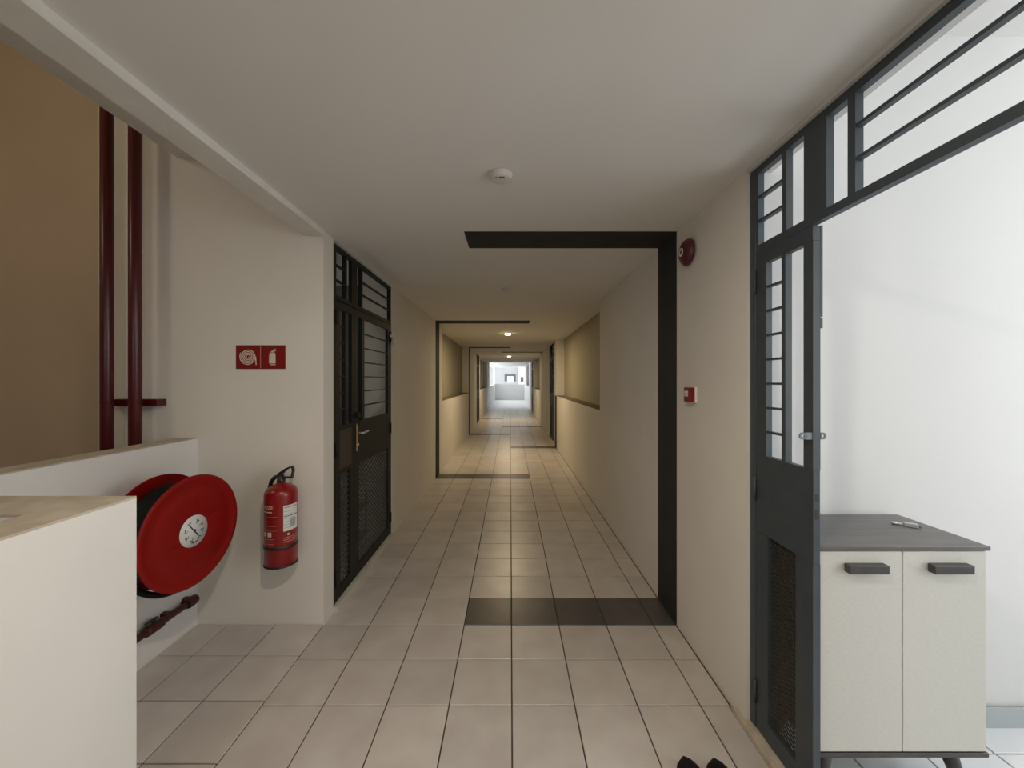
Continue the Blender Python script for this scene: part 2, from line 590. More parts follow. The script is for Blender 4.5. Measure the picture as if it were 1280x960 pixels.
# dark rooms behind the farther gates
for nm, x0, x1, y0, y1 in (('right', NX + 0.13, 2.3, 9.0, 10.6), ('right', NX + 0.13, 2.3, 17.6, 19.1),
                           ('left', -2.5, LX - 0.14, 13.2, 14.7)):
    b = MB()
    b.box(x0, x1, y0 - 0.1, y0, -0.1, ZC)
    b.box(x0, x1, y1, y1 + 0.1, -0.1, ZC)
    xe = x1 if nm == 'right' else x0
    b.box(xe, xe + 0.1, y0 - 0.1, y1 + 0.1, -0.1, ZC)
    b.box(x0, x1, y0, y1, ZC, ZC + 0.1)
    b.box(x0, x1, y0, y1, -0.1, 0.03)
    struct('wall_foyer', b, M_OLIVE, 'dim entrance walls behind a far %s gate about %d metres off' % (nm, y0), 'wall')

# ------------------------------------------------------------------ bright open end of the corridor
w = MB()
w.box(-1.36, 1.36, 20.0, 30.2, -0.12, 0.0)
struct('floor', w, M_BRIGHTF, 'pale daylit floor at the far end of the corridor', 'floor')
w = MB()
w.box(-1.5, 1.5, 20.0, 30.4, 2.60, 2.75)
w.box(-1.5, 1.5, 20.0, 20.25, 2.495, 2.60)
struct('ceiling', w, M_WHITE, 'white daylit ceiling at the far end of the corridor', 'ceiling')
w = MB()
w.box(-1.36, -1.22, 20.0, 30.2, -0.12, 1.22)
w.box(-1.36, -1.16, 20.0, 21.2, 1.22, 2.6)
w.box(-1.36, -1.22, 29.6, 30.2, 1.22, 2.6)
struct('wall_end_left', w, M_WHITE, 'white parapet and pillar on the left of the bright corridor end', 'wall')
w = MB()
w.box(1.10, 1.26, 20.0, 30.2, -0.12, 1.22)
w.box(1.08, 1.26, 20.0, 22.3, 1.22, 2.6)
w.box(1.10, 1.26, 26.5, 30.2, 1.22, 2.6)
struct('wall_end_right', w, M_WHITE, 'white parapet and pillar on the right of the bright corridor end', 'wall')
w = MB()
w.box(1.20, 1.23, 22.3, 26.5, 1.22, 2.6)
struct('window_1', w, M_GLASSD, 'dark window on the right side of the bright corridor end', 'window')
w = MB()
w.box(-1.36, 1.26, 30.2, 30.4, -0.12, 1.26)
struct('wall_end', w, M_ENDP, 'grey end parapet closing the corridor', 'wall')

# neighbouring building seen over the end parapet
nb = thing('neighbour_building', 'pale grey building with a dark framed window seen over the end parapet', 'building',
           (0, 40, -6))
b = MB()
b.box(-9, 9, 0, 0.6, -6, 12)
nw = b.build('facade', M_FACADE, nb)
b = MB()
for k in range(9):
    b.box(-4, 4, -0.02, 0.0, 7.2 + k * 0.30 - 0.02, 7.2 + k * 0.30)
b.build('facade_joint', M_FACADE, nw)
b = MB()
b.box(-0.60, -0.33, -0.06, 0.02, 7.45, 8.18)
b.box(0.29, 0.56, -0.06, 0.02, 7.45, 8.18)
b.box(-0.33, 0.29, -0.06, 0.02, 7.98, 8.18)
b.build('window_frame', M_GLASSD, nb)
b = MB()
b.box(-0.33, 0.29, -0.03, 0.02, 7.45, 7.98)
b.build('pane', M_WHITE, nb)
b = MB()
b.box(0.78, 1.42, -0.25, 0.0, 6.9, 9.0)
b.build('column', M_WHITE, nb)
b = MB()
b.box(1.04, 1.38, -0.28, -0.24, 7.40, 7.92)
b.build('window', M_GLASSD, nb, label='small dark square window on the white column')


# ------------------------------------------------------------------ gates
def diamond_mesh(b, u0, u1, z0, z1, y, pu, pz, r):
    """expanded metal: two crossing families of thin struts clipped to a rectangle"""
    W, H = u1 - u0, z1 - z0
    s = pz / pu
    for sgn in (1, -1):
        k = -int(H / pz) - int(W * s / pz) - 2
        while True:
            # line z = sgn*s*u + k*pz  (local)
            c = k * pz
            k += 1
            if sgn > 0 and c > H:
                break
            if sgn < 0 and c > H + s * W:
                break
            pts = []
            a0, a1 = (0 - c) / (sgn * s), (H - c) / (sgn * s)
            lo, hi = max(0, min(a0, a1)), min(W, max(a0, a1))
            if hi - lo < 1e-4:
                continue
            p0 = Vector((u0 + lo, y, z0 + sgn * s * lo + c))
            p1 = Vector((u0 + hi, y, z0 + sgn * s * hi + c))
            d = (p1 - p0).normalized()
            n = Vector((-d.z, 0, d.x)) * r
            t = Vector((0, r * 1.2, 0))
            a = [b.bm.verts.new(p0 + q) for q in (n - t, n + t, -n + t, -n - t)]
            e = [b.bm.verts.new(p1 + q) for q in (n - t, n + t, -n + t, -n - t)]
            for i in range(4):
                b.bm.faces.new((a[i], a[(i + 1) % 4], e[(i + 1) % 4], e[i]))


GT = 0.026
U = dict(post=0.038, small=(0.043, 0.354), main=(0.358, 1.219), end=1.257)


def leaf(root, name, u0, u1, wins, meshes, m, z_lo=0.042, z_hi=2.098, bars=(7, 0), panel=None, detail=True, dense=1.0):
    """sheet leaf with window openings (u0,u1,bar count) and mesh openings"""
    b = MB()
    zw0, zw1, zm0, zm1 = 1.232, 2.044, 0.118, 0.898
    b.box(u0, u1, 0, GT, zw1, z_hi, bev=0.0015)
    b.box(u0, u1, 0, GT, zm1, zw0, bev=0.0015)
    b.box(u0, u1, 0, GT, z_lo, zm0, bev=0.0015)
    x = u0
    for a, c, n in wins + [(u1, u1, 0)]:
        b.box(x, a, 0, GT, zw0, zw1)
        x = c
    x = u0
    for a, c in meshes + [(u1, u1)]:
        b.box(x, a, 0, GT, zm0, zm1)
        x = c
    lf_ = b.build(name, m, root)
    if not detail:
        b = MB()
    for a, c, n in wins:
        for i in range(n):
            z = zw0 + (zw1 - zw0) * (i + 1) / (n + 1)
            if detail:
                MB().box(a, c, 0.004, 0.020, z - 0.0045, z + 0.0045).build('bar', m, lf_)
            else:
                b.box(a, c, 0.006, 0.018, z - 0.008, z + 0.008)
    if not detail:
        b.build('bars', m, lf_, kind='stuff')
    for a, c in meshes:
        b = MB()
        if detail:
            diamond_mesh(b, a, c, zm0, zm1, 0.013, 0.034 * dense, 0.018 * (dense if dense == 1 else dense * 1.5), 0.0019 * dense)
            b.build('mesh_panel', M_MESHM if m is M_GATE else M_MESHL, lf_, kind='stuff', label='expanded metal diamond mesh')
        else:
            b.box(a, c, 0.010, 0.016, zm0, zm1)
            b.build('mesh_panel', m, lf_)
    if panel and detail:
        MB().box(panel[0], panel[1], -0.002, 0.0, 0.93, 1.20).build('reflection_sheet', M_BROWNREFL, lf_,
                                                                  label='thin sheet coloured as brownish light reflected by the dark leaf')
    return lf_


def hinge(root, u, z, m):
    MB().tube([(u, -0.006, z - 0.05), (u, -0.006, z + 0.05)], 0.007, 10).build('hinge', m, root)


def gate(label, x, y, rotz, m, small_bars=7, main=True, detail=True, group=None):
    g = thing('metal_gate', label, 'gate', (x, y, 0), rotz, group)
    p = U['post']
    b = MB()
    e = U['end']
    b.box(0, p, -0.001, GT, 0.036, 2.474, bev=0.0015)
    b.box(e - p, e, -0.001, GT, 0.036, 2.474, bev=0.0015)
    b.build('gate_frame', m, g)
    # fixed transom: rails, mullions, bars
    b = MB()
    b.box(p, e - p, 0, GT, 2.444, 2.474)
    b.box(p, e - p, 0, GT, 2.104, 2.134)
    ops = [(0.055, 0.200), (0.223, 0.311), (0.411, 0.492), (0.519, 1.200)]
    q = p
    for a, c in ops + [(e - p, e - p)]:
        b.box(q, a, 0, GT, 2.134, 2.444)
        q = c
    tr = b.build('transom', m, g)
    b = MB()
    for a, c in (ops[0], ops[3]):
        for z in (2.239, 2.342):
            if detail:
                MB().box(a, c, 0.003, 0.023, z - 0.0055, z + 0.0055).build('bar', m, tr)
            else:
                b.box(a, c, 0.006, 0.018, z - 0.008, z + 0.008)
    if not detail:
        b.build('bars', m, tr, kind='stuff')
    else:
        b.bm.free()
    s0, s1 = U['small']
    lf_ = leaf(g, 'small_leaf', s0, s1, [(0.105, 0.197, small_bars), (0.218, 0.310, 0)], [(0.116, 0.271)], m,
               panel=(0.10, 0.30) if main else None, detail=detail, dense=1.45 if main else 1.0)
    if main:
        m0, m1 = U['main']
        lm = leaf(g, 'main_leaf', m0, m1, [(0.418, 0.498, 0), (0.555, 1.150, 6)], [(0.440, 1.150)], m, detail=detail,
                  panel=None, dense=1.5)
    else:
        lm = None
    if detail:
        for z in (0.20, 1.08, 1.98):
            hinge(g, 0.041, z, m)
            if main:
                hinge(g, 1.221, z, m)
    return g, lf_, lm


# right gate: main leaf swung away, small leaf closed
g, lf_, _ = gate('charcoal gate at right, its barred small leaf closed beside the beige cabinet', 1.070, 1.703, -PI / 2,
                 M_GATE, main=False)
# lock slots, edge strip and eye plate on the small leaf's free edge (local x runs toward the camera)
for z0, z1 in ((1.122, 1.146), (1.058, 1.092)):
    MB().box(0.3541, 0.3551, 0.008, 0.020, z0, z1).build('lock_slot', M_INK, lf_)
b = MB()
b.box(0.340, 0.3545, GT, GT + 0.008, 1.775, 2.098)
b.box(0.340, 0.3545, GT, GT + 0.008, 1.735, 1.772)
b.build('stop_strip', M_GATE, lf_)
eye = MB()


def ear(b, cy, s):
    """one rounded ear with a hole, standing out of the leaf edge"""
    n, R_, r_ = 20, 0.0125, 0.0055
    out, inn = [], []
    for h in (0.348, 0.352):
        o_, i_ = [], []
        for k in range(n):
            a = 2 * PI * k / n
            o_.append(b.bm.verts.new((h, cy + s * R_ * math.cos(a), 1.353 + R_ * math.sin(a))))
            i_.append(b.bm.verts.new((h, cy + s * r_ * math.cos(a), 1.353 + r_ * math.sin(a))))
        out.append(o_)
        inn.append(i_)
    for k in range(n):
        k2 = (k + 1) % n
        for j in (0, 1):
            b.bm.faces.new((out[j][k], out[j][k2], inn[j][k2], inn[j][k]))
        b.bm.faces.new((out[0][k], out[0][k2], out[1][k2], out[1][k]))
        b.bm.faces.new((inn[0][k], inn[0][k2], inn[1][k2], inn[1][k]))


ear(eye, -0.034, 1)
eye.box(0.348, 0.352, -0.025, 0.030, 1.3405, 1.3655)
ear(eye, 0.037, 1)
eye.build('padlock_eye', M_ZINC, lf_, label='grey padlock eye plate with two holes')

# threshold under the right gate
b = MB()
b.box(1.036, XR, 0.43, 1.78, 0.0, 0.026, bev=0.002)
b.box(1.046, XR + 0.05, 0.43, 1.703, 0.0, 0.036, bev=0.002)
kb = b.build('trim_7', M_KERB, kind='structure', label='narrow stained tile threshold under the right gate')
kb['category'] = 'threshold'

# left gate: both leaves closed
g, ls, lm = gate('black double gate closed in the left wall, brass lock plate on its big leaf', XL - 0.006, 2.545, PI / 2, M_GATEL, small_bars=6)
b = MB()
b.box(0.385, 0.412, -0.006, 0.0, 1.005, 1.215, bev=0.002)
lp = b.build('lock_plate', M_BRASS, lm, label='tall narrow brass lock plate')
b = MB()
b.tube([(0.398, -0.002, 1.145), (0.398, -0.050, 1.145), (0.41, -0.055, 1.147), (0.49, -0.055, 1.150)], 0.008, 10)
b.build('lever_handle', M_STEEL, lp, label='silver lever handle')
b = MB()
b.lathe([(0.012, 0), (0.012, -0.012), (0.0, -0.013)], 14, (0.399, -0.004, 1.055), 'y')
b.build('keyhole_boss', M_BRASS, lp)
b = MB()
b.box(0.378, 0.405, -0.028, 0.0, 1.26, 1.305, bev=0.003)
b.tube([(0.39, -0.02, 1.20), (0.39, -0.02, 1.27)], 0.005, 8)
b.build('bolt_latch', M_GATEL, lm)
b = MB()
b.box(1.205, 1.235, -0.03, -0.001, 1.975, 2.00, bev=0.004)
b.tube([(1.222, -0.026, 1.985), (1.226, -0.045, 1.955), (1.222, -0.03, 1.90)], [0.010, 0.014, 0.006], 8)
b.tube([(1.240, -0.012, 1.985), (1.246, -0.016, 1.955), (1.242, -0.012, 1.90)], [0.006, 0.008, 0.005], 8)
b.build('door_chime', M_WPLAS, g, label='small white plastic fitting on the gate frame')
b = MB()
b.box(XL - 0.15, XL + 0.028, 2.545, 3.80, 0.0, 0.036, bev=0.003)
kb = b.build('trim_8', M_KERBL, kind='structure', label='pale kerb under the black double gate')
kb['category'] = 'threshold'
# low shoe rack dimly seen through the mesh
rk = thing('shoe_rack', 'low black rack dimly seen through the mesh of the left gate', 'rack', (-1.62, 3.42, 0.04))
for z in (0.10, 0.36):
    MB().box(-0.30, 0.30, -0.14, 0.14, z, z + 0.02, bev=0.002).build('shelf', M_BLKP, rk)
for sx in (-0.28, 0.28):
    for sy in (-0.12, 0.12):
        MB().tube([(sx, sy, 0), (sx, sy, 0.50)], 0.009, 8).build('leg', M_BLKP, rk)

# farther gates, too small to show their pieces one by one
gate('dark gate in the right wall beyond the long parapet recess', XR + 0.012, 10.42, -PI / 2, M_GATEL, detail=False)
gate('farthest dark gate in the right wall near the bright corridor end', XR + 0.012, 18.96, -PI / 2, M_GATEL, detail=False)
gate('far dark gate in the left wall beyond the left recess', XL - 0.006, 13.30, PI / 2, M_GATEL, detail=False)
for nm, x0, x1, y0, y1, lab in (('trim_9', XR - 0.015, XR + 0.06, 9.15, 10.43, 'pale kerb under the second right gate'),
                                ('trim_10', XR - 0.015, XR + 0.06, 17.7, 18.96, 'pale kerb under the farthest right gate'),
                                ('trim_11', XL - 0.06, XL + 0.01, 13.3, 14.55, 'pale kerb under the far left gate')):
    k = MB().box(x0, x1, y0, y1, 0, 0.036, bev=0.002).build(nm, M_KERB, kind='structure', label=lab)
    k['category'] = 'threshold'

# ------------------------------------------------------------------ shoe cabinet
CX0, CX1, CY0, CY1 = 1.1045, 1.704, 1.366, 1.690
cab = thing('shoe_cabinet', 'low beige two-door shoe cabinet with dark top and splayed dark legs inside right gate', 'cabinet',
            ((CX0 + CX1) / 2, (CY0 + CY1) / 2, 0.010))
cw, cd = (CX1 - CX0) / 2, (CY1 - CY0) / 2
b = MB()
b.box(-cw, cw, -cd + 0.019, cd, 0.207, 0.929, bev=0.001)
b.build('carcass', M_DARKW, cab, label='dark carcass sides')
b = MB()
b.box(-cw - 0.002, cw + 0.012, -cd - 0.004, cd + 0.002, 0.931, 0.946, bev=0.0015)
b.build('top_board', M_DTOP, cab, label='dark grey woodgrain top board')
b = MB()
b.box(-cw - 0.002, cw + 0.008, -cd - 0.002, cd, 0.190, 0.206, bev=0.0015)
b.build('bottom_board', M_DARKW, cab, label='dark bottom board')
for i in (0, 1):
    x0 = -cw + 0.0005 + i * (cw + 0.001)
    x1 = x0 + cw - 0.003
    d = MB().box(x0, x1, -cd, -cd + 0.017, 0.211, 0.928, bev=0.0012).build('door', M_DOOR, cab)
    hx = x0 + (0.088 if i == 0 else 0.086)
    h = MB()
    h.box(hx, hx + 0.140, -cd - 0.027, -cd - 0.001, 0.858, 0.888, bev=0.002)
    h.build('handle', M_DARKW, d, label='dark block handle')
for sx in (-1, 1):
    for sy in (-1, 1):
        b = MB()
        b.tube([(sx * (cw - 0.075), sy * (cd - 0.07), 0.19), (sx * (cw - 0.03), sy * (cd - 0.035), 0.0)],
               [0.030, 0.015], 16)
        b.build('leg', M_DARKW, cab, label='dark tapered leg')

# lock lying on the cabinet
lk = thing('lock_cylinder', 'small silver lock lying on the dark cabinet top', 'lock', (1.612, 1.555, 0.956), math.radians(-38))
b = MB()
b.box(-0.008, 0.034, -0.010, 0.010, 0.0, 0.016, bev=0.002)
b.build('body', M_STEEL, lk)
b = MB()
b.box(-0.034, -0.008, -0.007, 0.007, 0.003, 0.009, bev=0.002)
b.lathe([(0.0, 0.002), (0.009, 0.002), (0.009, 0.010), (0.0, 0.010)], 16, (-0.034, 0, 0), 'z')
b.build('tongue', M_STEEL, lk)
b = MB()
b.box(0.034, 0.044, -0.006, 0.006, 0.003, 0.011, bev=0.002)
b.build('cam', M_ZINC, lk)
# ------------------------------------------------------------------ hose reel
HX, HY, HZ, HR = -1.602, 1.93, 0.789, 0.279
hr = thing('fire_hose_reel', 'large round red fire hose reel mounted on the white parapet', 'hose reel', (HX, HY, HZ), -0.076)
for nm, x, s in (('front_disc', 0.0, 1), ('back_disc', -0.182, -1)):
    b = MB()
    t = 0.004
    prof = [(0.0, 0.0), (0.080, 0.0), (0.084, 0.001 * s), (0.20, 0.001 * s), (0.203, 0.0), (0.250, 0.0), (0.254, 0.003 * s),
            (HR - 0.003, 0.003 * s), (HR, 0.001 * s), (HR, -0.004 * s), (HR - 0.003, -0.005 * s), (HR - 0.005, -0.003 * s),
            (0.0, -0.004 * s)]
    b.lathe(prof, 72, (x, 0, 0), 'x')
    d = b.build(nm, M_RED, hr)
    if s == 1:
        fd = d
    # pressed radial ribs of the disc
    for k in range(6):
        a = math.radians(20 + 60 * k)
        r = MB()
        r.tube([(x + 0.001 * s, math.cos(a) * 0.11, math.sin(a) * 0.11), (x + 0.001 * s, math.cos(a) * 0.19, math.sin(a) * 0.19)],
               0.0022, 6)
        r.build('rib', M_RED, d)
# hose wound between the discs: turns in layers
b = MB()
pts = []
for layer in range(2):
    R0 = 0.200 + 0.026 * layer
    turns = 5
    for k in range(turns * 28 + 1):
        a = 2 * PI * k / 28
        u = k / (turns * 28)
        x = -0.150 + 0.125 * (u if layer == 0 else 1 - u)
        pts.append((x, R0 * math.cos(a), R0 * math.sin(a)))
b.tube(pts, 0.0135, 10)
b.build('hose', M_HOSE, hr, label='black rubber hose wound between the discs')
b = MB()
pts = []
for k in range(25):
    a = math.radians(205 + 90 * k / 24)
    pts.append((-0.10 + 0.03 * math.sin(k / 24 * PI), 0.272 * math.cos(a), 0.292 * math.sin(a)))
b.tube(pts, 0.014, 10)
b.build('loose_hose', M_HOSE, hr, label='slack bottom loop of black hose')
b = MB()
b.lathe([(0.0, -0.176), (0.185, -0.176), (0.185, -0.006), (0.0, -0.006)], 36, (0, 0, 0), 'x')
b.build('drum', M_HOSE, hr)
b = MB()
b.tube([(-0.360, 0, 0), (-0.176, 0, 0)], 0.03, 16)
b.box(-0.364, -0.346, -0.10, 0.10, -0.12, 0.12, bev=0.004)
b.build('wall_bracket', M_RED, hr)
# round white label with small pictograms
b = MB()
b.lathe([(0.0, 0.0022), (0.078, 0.0022), (0.078, 0.0005)], 48, (0, 0, 0), 'x')
lb = b.build('label', M_LABEL, fd, label='round white instruction label with black pictograms')
ink = MB()
INK = 0.0027


def dot(b, y, z, r, n=10):
    b.prism([(y + r * math.cos(2 * PI * k / n), z + r * math.sin(2 * PI * k / n)) for k in range(n)], 0.002, INK, 'x')


def stroke(b, p, q, wd, lo=0.002, hi=INK, axis='x'):
    d = (Vector(q) - Vector(p))
    n = Vector((-d.y, d.x)).normalized() * wd / 2
    p, q = Vector(p), Vector(q)
    b.prism([tuple(p + n), tuple(q + n), tuple(q - n), tuple(p - n)], lo, hi, axis)


dot(ink, 0.004, 0.0, 0.008)
stroke(ink, (-0.022, 0.030), (0.016, -0.020), 0.006)
dot(ink, 0.018, -0.022, 0.005)
for a in (20, 60, 115, 160, 205, 250, 300, 340):
    r = math.radians(a)
    y, z = 0.050 * math.cos(r), 0.050 * math.sin(r)
    dot(ink, y, z, 0.0045)
    stroke(ink, (y * 0.86 - z * 0.10, z * 0.86 + y * 0.10), (y * 1.12 - z * 0.28, z * 1.12 + y * 0.28), 0.0035)
    stroke(ink, (y * 0.70, z * 0.70), (y * 0.80 - z * 0.22, z * 0.80 + y * 0.22), 0.0025)
for k in range(10):
    a0 = math.radians(255 + 4 * k)
    a1 = math.radians(255 + 4 * (k + 1))
    stroke(ink, (0.058 * math.cos(a0), 0.058 * math.sin(a0)), (0.058 * math.cos(a1), 0.058 * math.sin(a1)), 0.005)
ink.build('pictogram', M_INK, fd, kind='stuff')
for k in range(6):
    a = math.radians(30 + 60 * k)
    b = MB()
    b.lathe([(0.004, 0.0), (0.004, 0.004), (0.0, 0.005)], 10, (0, 0.090 * math.cos(a), 0.090 * math.sin(a)), 'x')
    b.build('rivet', M_RUST, fd)

# supply pipe along the parapet under the reel
sp = thing('supply_pipe', 'short brown-red water pipe low on the parapet under the hose reel', 'pipe', (-1.935, 1.6, 0.21))
b = MB()
b.tube([(0, -0.55, 0), (0, 0.72, 0), (-0.010, 0.735, 0.0)], 0.019, 14)
b.build('pipe', M_RUST, sp)
b = MB()
b.lathe([(0.026, 0.68), (0.030, 0.69), (0.030, 0.72), (0.026, 0.745), (0.0, 0.75)], 16, (0, 0, 0), 'y')
b.tube([(0, 0.715, 0), (-0.042, 0.715, 0)], 0.027, 14)
b.build('elbow', M_RUST, sp)
b = MB()
b.lathe([(0.0, 0.42), (0.025, 0.42), (0.028, 0.44), (0.028, 0.50), (0.025, 0.52), (0.0, 0.52)], 16, (0, 0, 0), 'y')
b.build('valve', M_RUST, sp)
b = MB()
b.tube([(0.0, 0.47, 0.02), (0.0, 0.47, 0.045)], 0.008, 8)
b.box(-0.006, 0.010, 0.42, 0.49, 0.042, 0.050, bev=0.002)
b.build('valve_lever', M_BLKP, sp)
b = MB()
b.box(-0.042, 0.0, 0.55, 0.58, -0.024, 0.024, bev=0.003)
b.build('pipe_clip', M_RUST, sp)

# ------------------------------------------------------------------ risers beyond the parapet
RISER = ('left', 'right')
for i, x in enumerate((-2.432, -2.262)):
    rp = thing('riser_pipe', 'tall dark red standpipe beyond the left parapet, the %s of the pair' % RISER[i], 'pipe', (x, 2.30, -1.2),
               0, 'pair of dark red standpipes')
    b = MB()
    b.tube([(0, 0, 0), (0, 0, 6.2)], 0.0315, 24)
    b.build('pipe', M_REDP, rp)
    b = MB()
    b.tube([(-0.034, 0.055, 2.62), (-0.034, -0.004, 2.62), (-0.026, -0.024, 2.62), (0, -0.035, 2.62), (0.026, -0.024, 2.62),
            (0.034, -0.004, 2.62), (0.034, 0.055, 2.62)], 0.003, 6)
    b.build('clamp', M_REDP, rp)
br = MB()
br.box(-2.475, -2.170, 2.345, 2.41, 1.392, 1.434, bev=0.002)
br = br.build('pipe_bracket', M_REDP)
br['label'] = 'dark red channel bracket on the wall holding the two standpipes'
br['category'] = 'bracket'

# ------------------------------------------------------------------ fire sign
sg = thing('fire_sign', 'small red fire sign with hose coil and extinguisher pictures on beige wall', 'sign', (-1.575, 2.41, 1.697))
SW, SH = 0.156, 0.075
b = MB()
b.box(-SW, SW, -0.004, -0.0005, -SH, SH, bev=0.001)
b.build('sign_plate', M_REDSIGN, sg)
b = MB()
F0, F1 = -0.0046, -0.0038


def ystroke(b, p, q, wd):
    stroke(b, p, q, wd, F0, F1, 'y')


ystroke(b, (0.0, -SH + 0.005), (0.0, SH - 0.005), 0.004)
b.build('divider', M_PINK, sg)
b = MB()
prev = None
N = 150
for k in range(N + 1):
    t = k / N
    a = -t * 2 * PI * 4.6 + 0.1
    r = 0.006 + 0.045 * t
    p = (-0.080 + r * math.cos(a), 0.002 + r * math.sin(a))
    if prev:
        ystroke(b, prev, p, 0.0055)
    prev = p
ystroke(b, (-0.080 + 0.049, 0.004), (-0.080 + 0.052, -0.050), 0.0055)
b.build('hose_pictogram', M_CREAM, sg)
b = MB()
b.prism([(0.062, -0.040), (0.094, -0.040), (0.094, 0.020), (0.088, 0.028), (0.068, 0.028), (0.062, 0.020)], F0, F1, 'y')
b.prism([(0.062, -0.050), (0.094, -0.050), (0.094, -0.045), (0.062, -0.045)], F0, F1, 'y')
b.prism([(0.074, 0.030), (0.086, 0.030), (0.086, 0.040), (0.074, 0.040)], F0, F1, 'y')
ystroke(b, (0.072, 0.040), (0.096, 0.038), 0.004)
ystroke(b, (0.078, 0.042), (0.094, 0.052), 0.004)
ystroke(b, (0.074, 0.038), (0.060, 0.028), 0.004)
ystroke(b, (0.060, 0.028), (0.056, 0.010), 0.004)
ystroke(b, (0.056, 0.010), (0.055, -0.040), 0.004)
b.build('extinguisher_pictogram', M_CREAM, sg)

# ------------------------------------------------------------------ extinguisher
EX, EY, EZ, ER = -1.383, 2.302, 0.450, 0.089
ex = thing('fire_extinguisher', 'red fire extinguisher with white label hanging on beige wall right of reel', 'extinguisher',
           (EX, EY, EZ))
b = MB()
b.lathe([(0.0, 0.0), (ER - 0.006, 0.0), (ER, 0.006), (ER, 0.42), (ER - 0.003, 0.437), (ER - 0.014, 0.455), (0.050, 0.470),
         (0.026, 0.478), (0.022, 0.490), (0.0, 0.492)], 40)
body = b.build('cylinder', M_REDX, ex)
b = MB()
b.lathe([(ER, 0.0), (ER + 0.003, 0.002), (ER + 0.003, 0.010), (ER, 0.012)], 40)
b.build('rubber_band', M_BLKP, ex, label='dark bottom rim of the cylinder')
b = MB()
b.lathe([(ER, 0.108), (ER + 0.0025, 0.110), (ER + 0.0025, 0.126), (ER, 0.128)], 40)
b.build('rubber_band', M_BLKP, ex, label='dark band low on the cylinder')
b = MB()
b.lathe([(0.020, 0.485), (0.023, 0.487), (0.023, 0.505), (0.017, 0.510), (0.017, 0.530), (0.0, 0.532)], 18)
b.build('valve', M_BLKP, ex)
b = MB()
b.box(-0.010, 0.070, -0.012, 0.012, 0.510, 0.520, bev=0.003)
b.build('carry_handle', M_BLKP, ex)
b = MB()
b.prism([(-0.026, 0.524), (-0.010, 0.545), (0.030, 0.572), (0.060, 0.584), (0.074, 0.582), (0.073, 0.574), (0.060, 0.574),
         (0.034, 0.560), (0.004, 0.530), (-0.010, 0.520)], -0.011, 0.011, 'y')
b.prism([(0.066, 0.578), (0.074, 0.582), (0.078, 0.555), (0.070, 0.518), (0.062, 0.518), (0.069, 0.553)], -0.010, 0.010, 'y')
b.build('squeeze_lever', M_BLKP, ex)
b = MB()
b.tube([(0.030, -0.016, 0.545), (0.040, -0.020, 0.540), (0.046, -0.018, 0.530), (0.040, -0.014, 0.524)], 0.003, 6)
b.build('safety_pin', M_STEEL, ex)
b = MB()
pts = [(-0.015, 0, 0.520), (-0.040, 0.005, 0.515), (-0.065, 0.012, 0.490), (-0.085, 0.025, 0.450), (-0.094, 0.035, 0.40),
       (-0.094, 0.04, 0.25), (-0.093, 0.04, 0.12)]
b.tube(pts, [0.012, 0.012, 0.012, 0.011, 0.010, 0.010, 0.010], 12)
b.build('discharge_hose', M_BLKP, ex)
b = MB()
b.tube([(-0.080, 0.010, 0.118), (-0.105, -0.004, 0.112)], 0.005, 8)
b.build('hose_clip', M_BLKP, ex)
b = MB()
b.box(-0.030, 0.030, 0.078, 0.107, 0.30, 0.44, bev=0.003)
b.build('wall_hook', M_BLKP, ex)


def wrap(a0, a1, z0, z1, r, n=10):
    """curved patch on the cylinder between two angles"""
    q = MB()
    rows = []
    for k in range(n + 1):
        a = math.radians(a0 + (a1 - a0) * k / n)
        rows.append([q.bm.verts.new((rr * math.cos(a), rr * math.sin(a), z)) for rr, z in
                     ((r, z0), (r, z1), (ER - 0.001, z1), (ER - 0.001, z0))])
    for s, e in zip(rows[:-1], rows[1:]):
        for j in range(4):
            q.bm.faces.new((s[j], e[j], e[(j + 1) % 4], s[(j + 1) % 4]))
    return q


# angles: -90 faces the corridor side seen by the camera; the visible middle is about -60
wl = wrap(-52, 8, 0.215, 0.365, ER + 0.0010).build('label', M_LABEL, ex, label='white inspection label')
for z, m_, h in ((0.352, M_REDX, 0.003), (0.300, M_INK, 0.004)):
    wrap(-50, 4, z, z + h, ER + 0.0014).build('label_line', m_, wl)
for k in range(6):
    wrap(-49, -20 + 4 * (k % 3), 0.330 - 0.018 * k - (0.006 if k > 1 else 0), 0.3315 - 0.018 * k - (0.006 if k > 1 else 0), ER + 0.0014).build('label_line', M_ZINC, wl)
wrap(-30, -5, 0.235, 0.285, ER + 0.0013).build('label_stamp', M_SKIRT, wl)


def on_cyl(deg, z):
    def f(co):
        a = math.radians(deg) + co.x / ER
        r = ER + 0.0006 + co.z
        return Vector((r * math.cos(a), r * math.sin(a), z + co.y))
    return f


text_mesh('CYUZE', 0.030, 'printed_word', M_CREAM, ex, None, on_cyl(-116, 0.358))
wrap(-135, -90, 0.330, 0.335, ER + 0.0008).build('printed_line', M_CREAM, ex)
for k in range(4):
    wrap(-138, -72, 0.305 - 0.027 * k, 0.3065 - 0.027 * k, ER + 0.0008).build('printed_line', M_PINK, ex)
wrap(-128, -116, 0.190, 0.214, ER + 0.0008).build('printed_square', M_CREAM, ex)
wrap(-108, -92, 0.190, 0.216, ER + 0.0008).build('printed_square', M_CREAM, ex)
wrap(-38, -30, 0.188, 0.200, ER + 0.0008).build('printed_mark', M_CREAM, ex)
for k in range(3):
    wrap(-52, 2, 0.174 - 0.012 * k, 0.179 - 0.012 * k, ER + 0.0008).build('printed_line', M_PINK, ex)
    wrap(-122 + 5 * k, -82, 0.174 - 0.014 * k, 0.177 - 0.014 * k, ER + 0.0008).build('printed_line', M_PINK, ex)

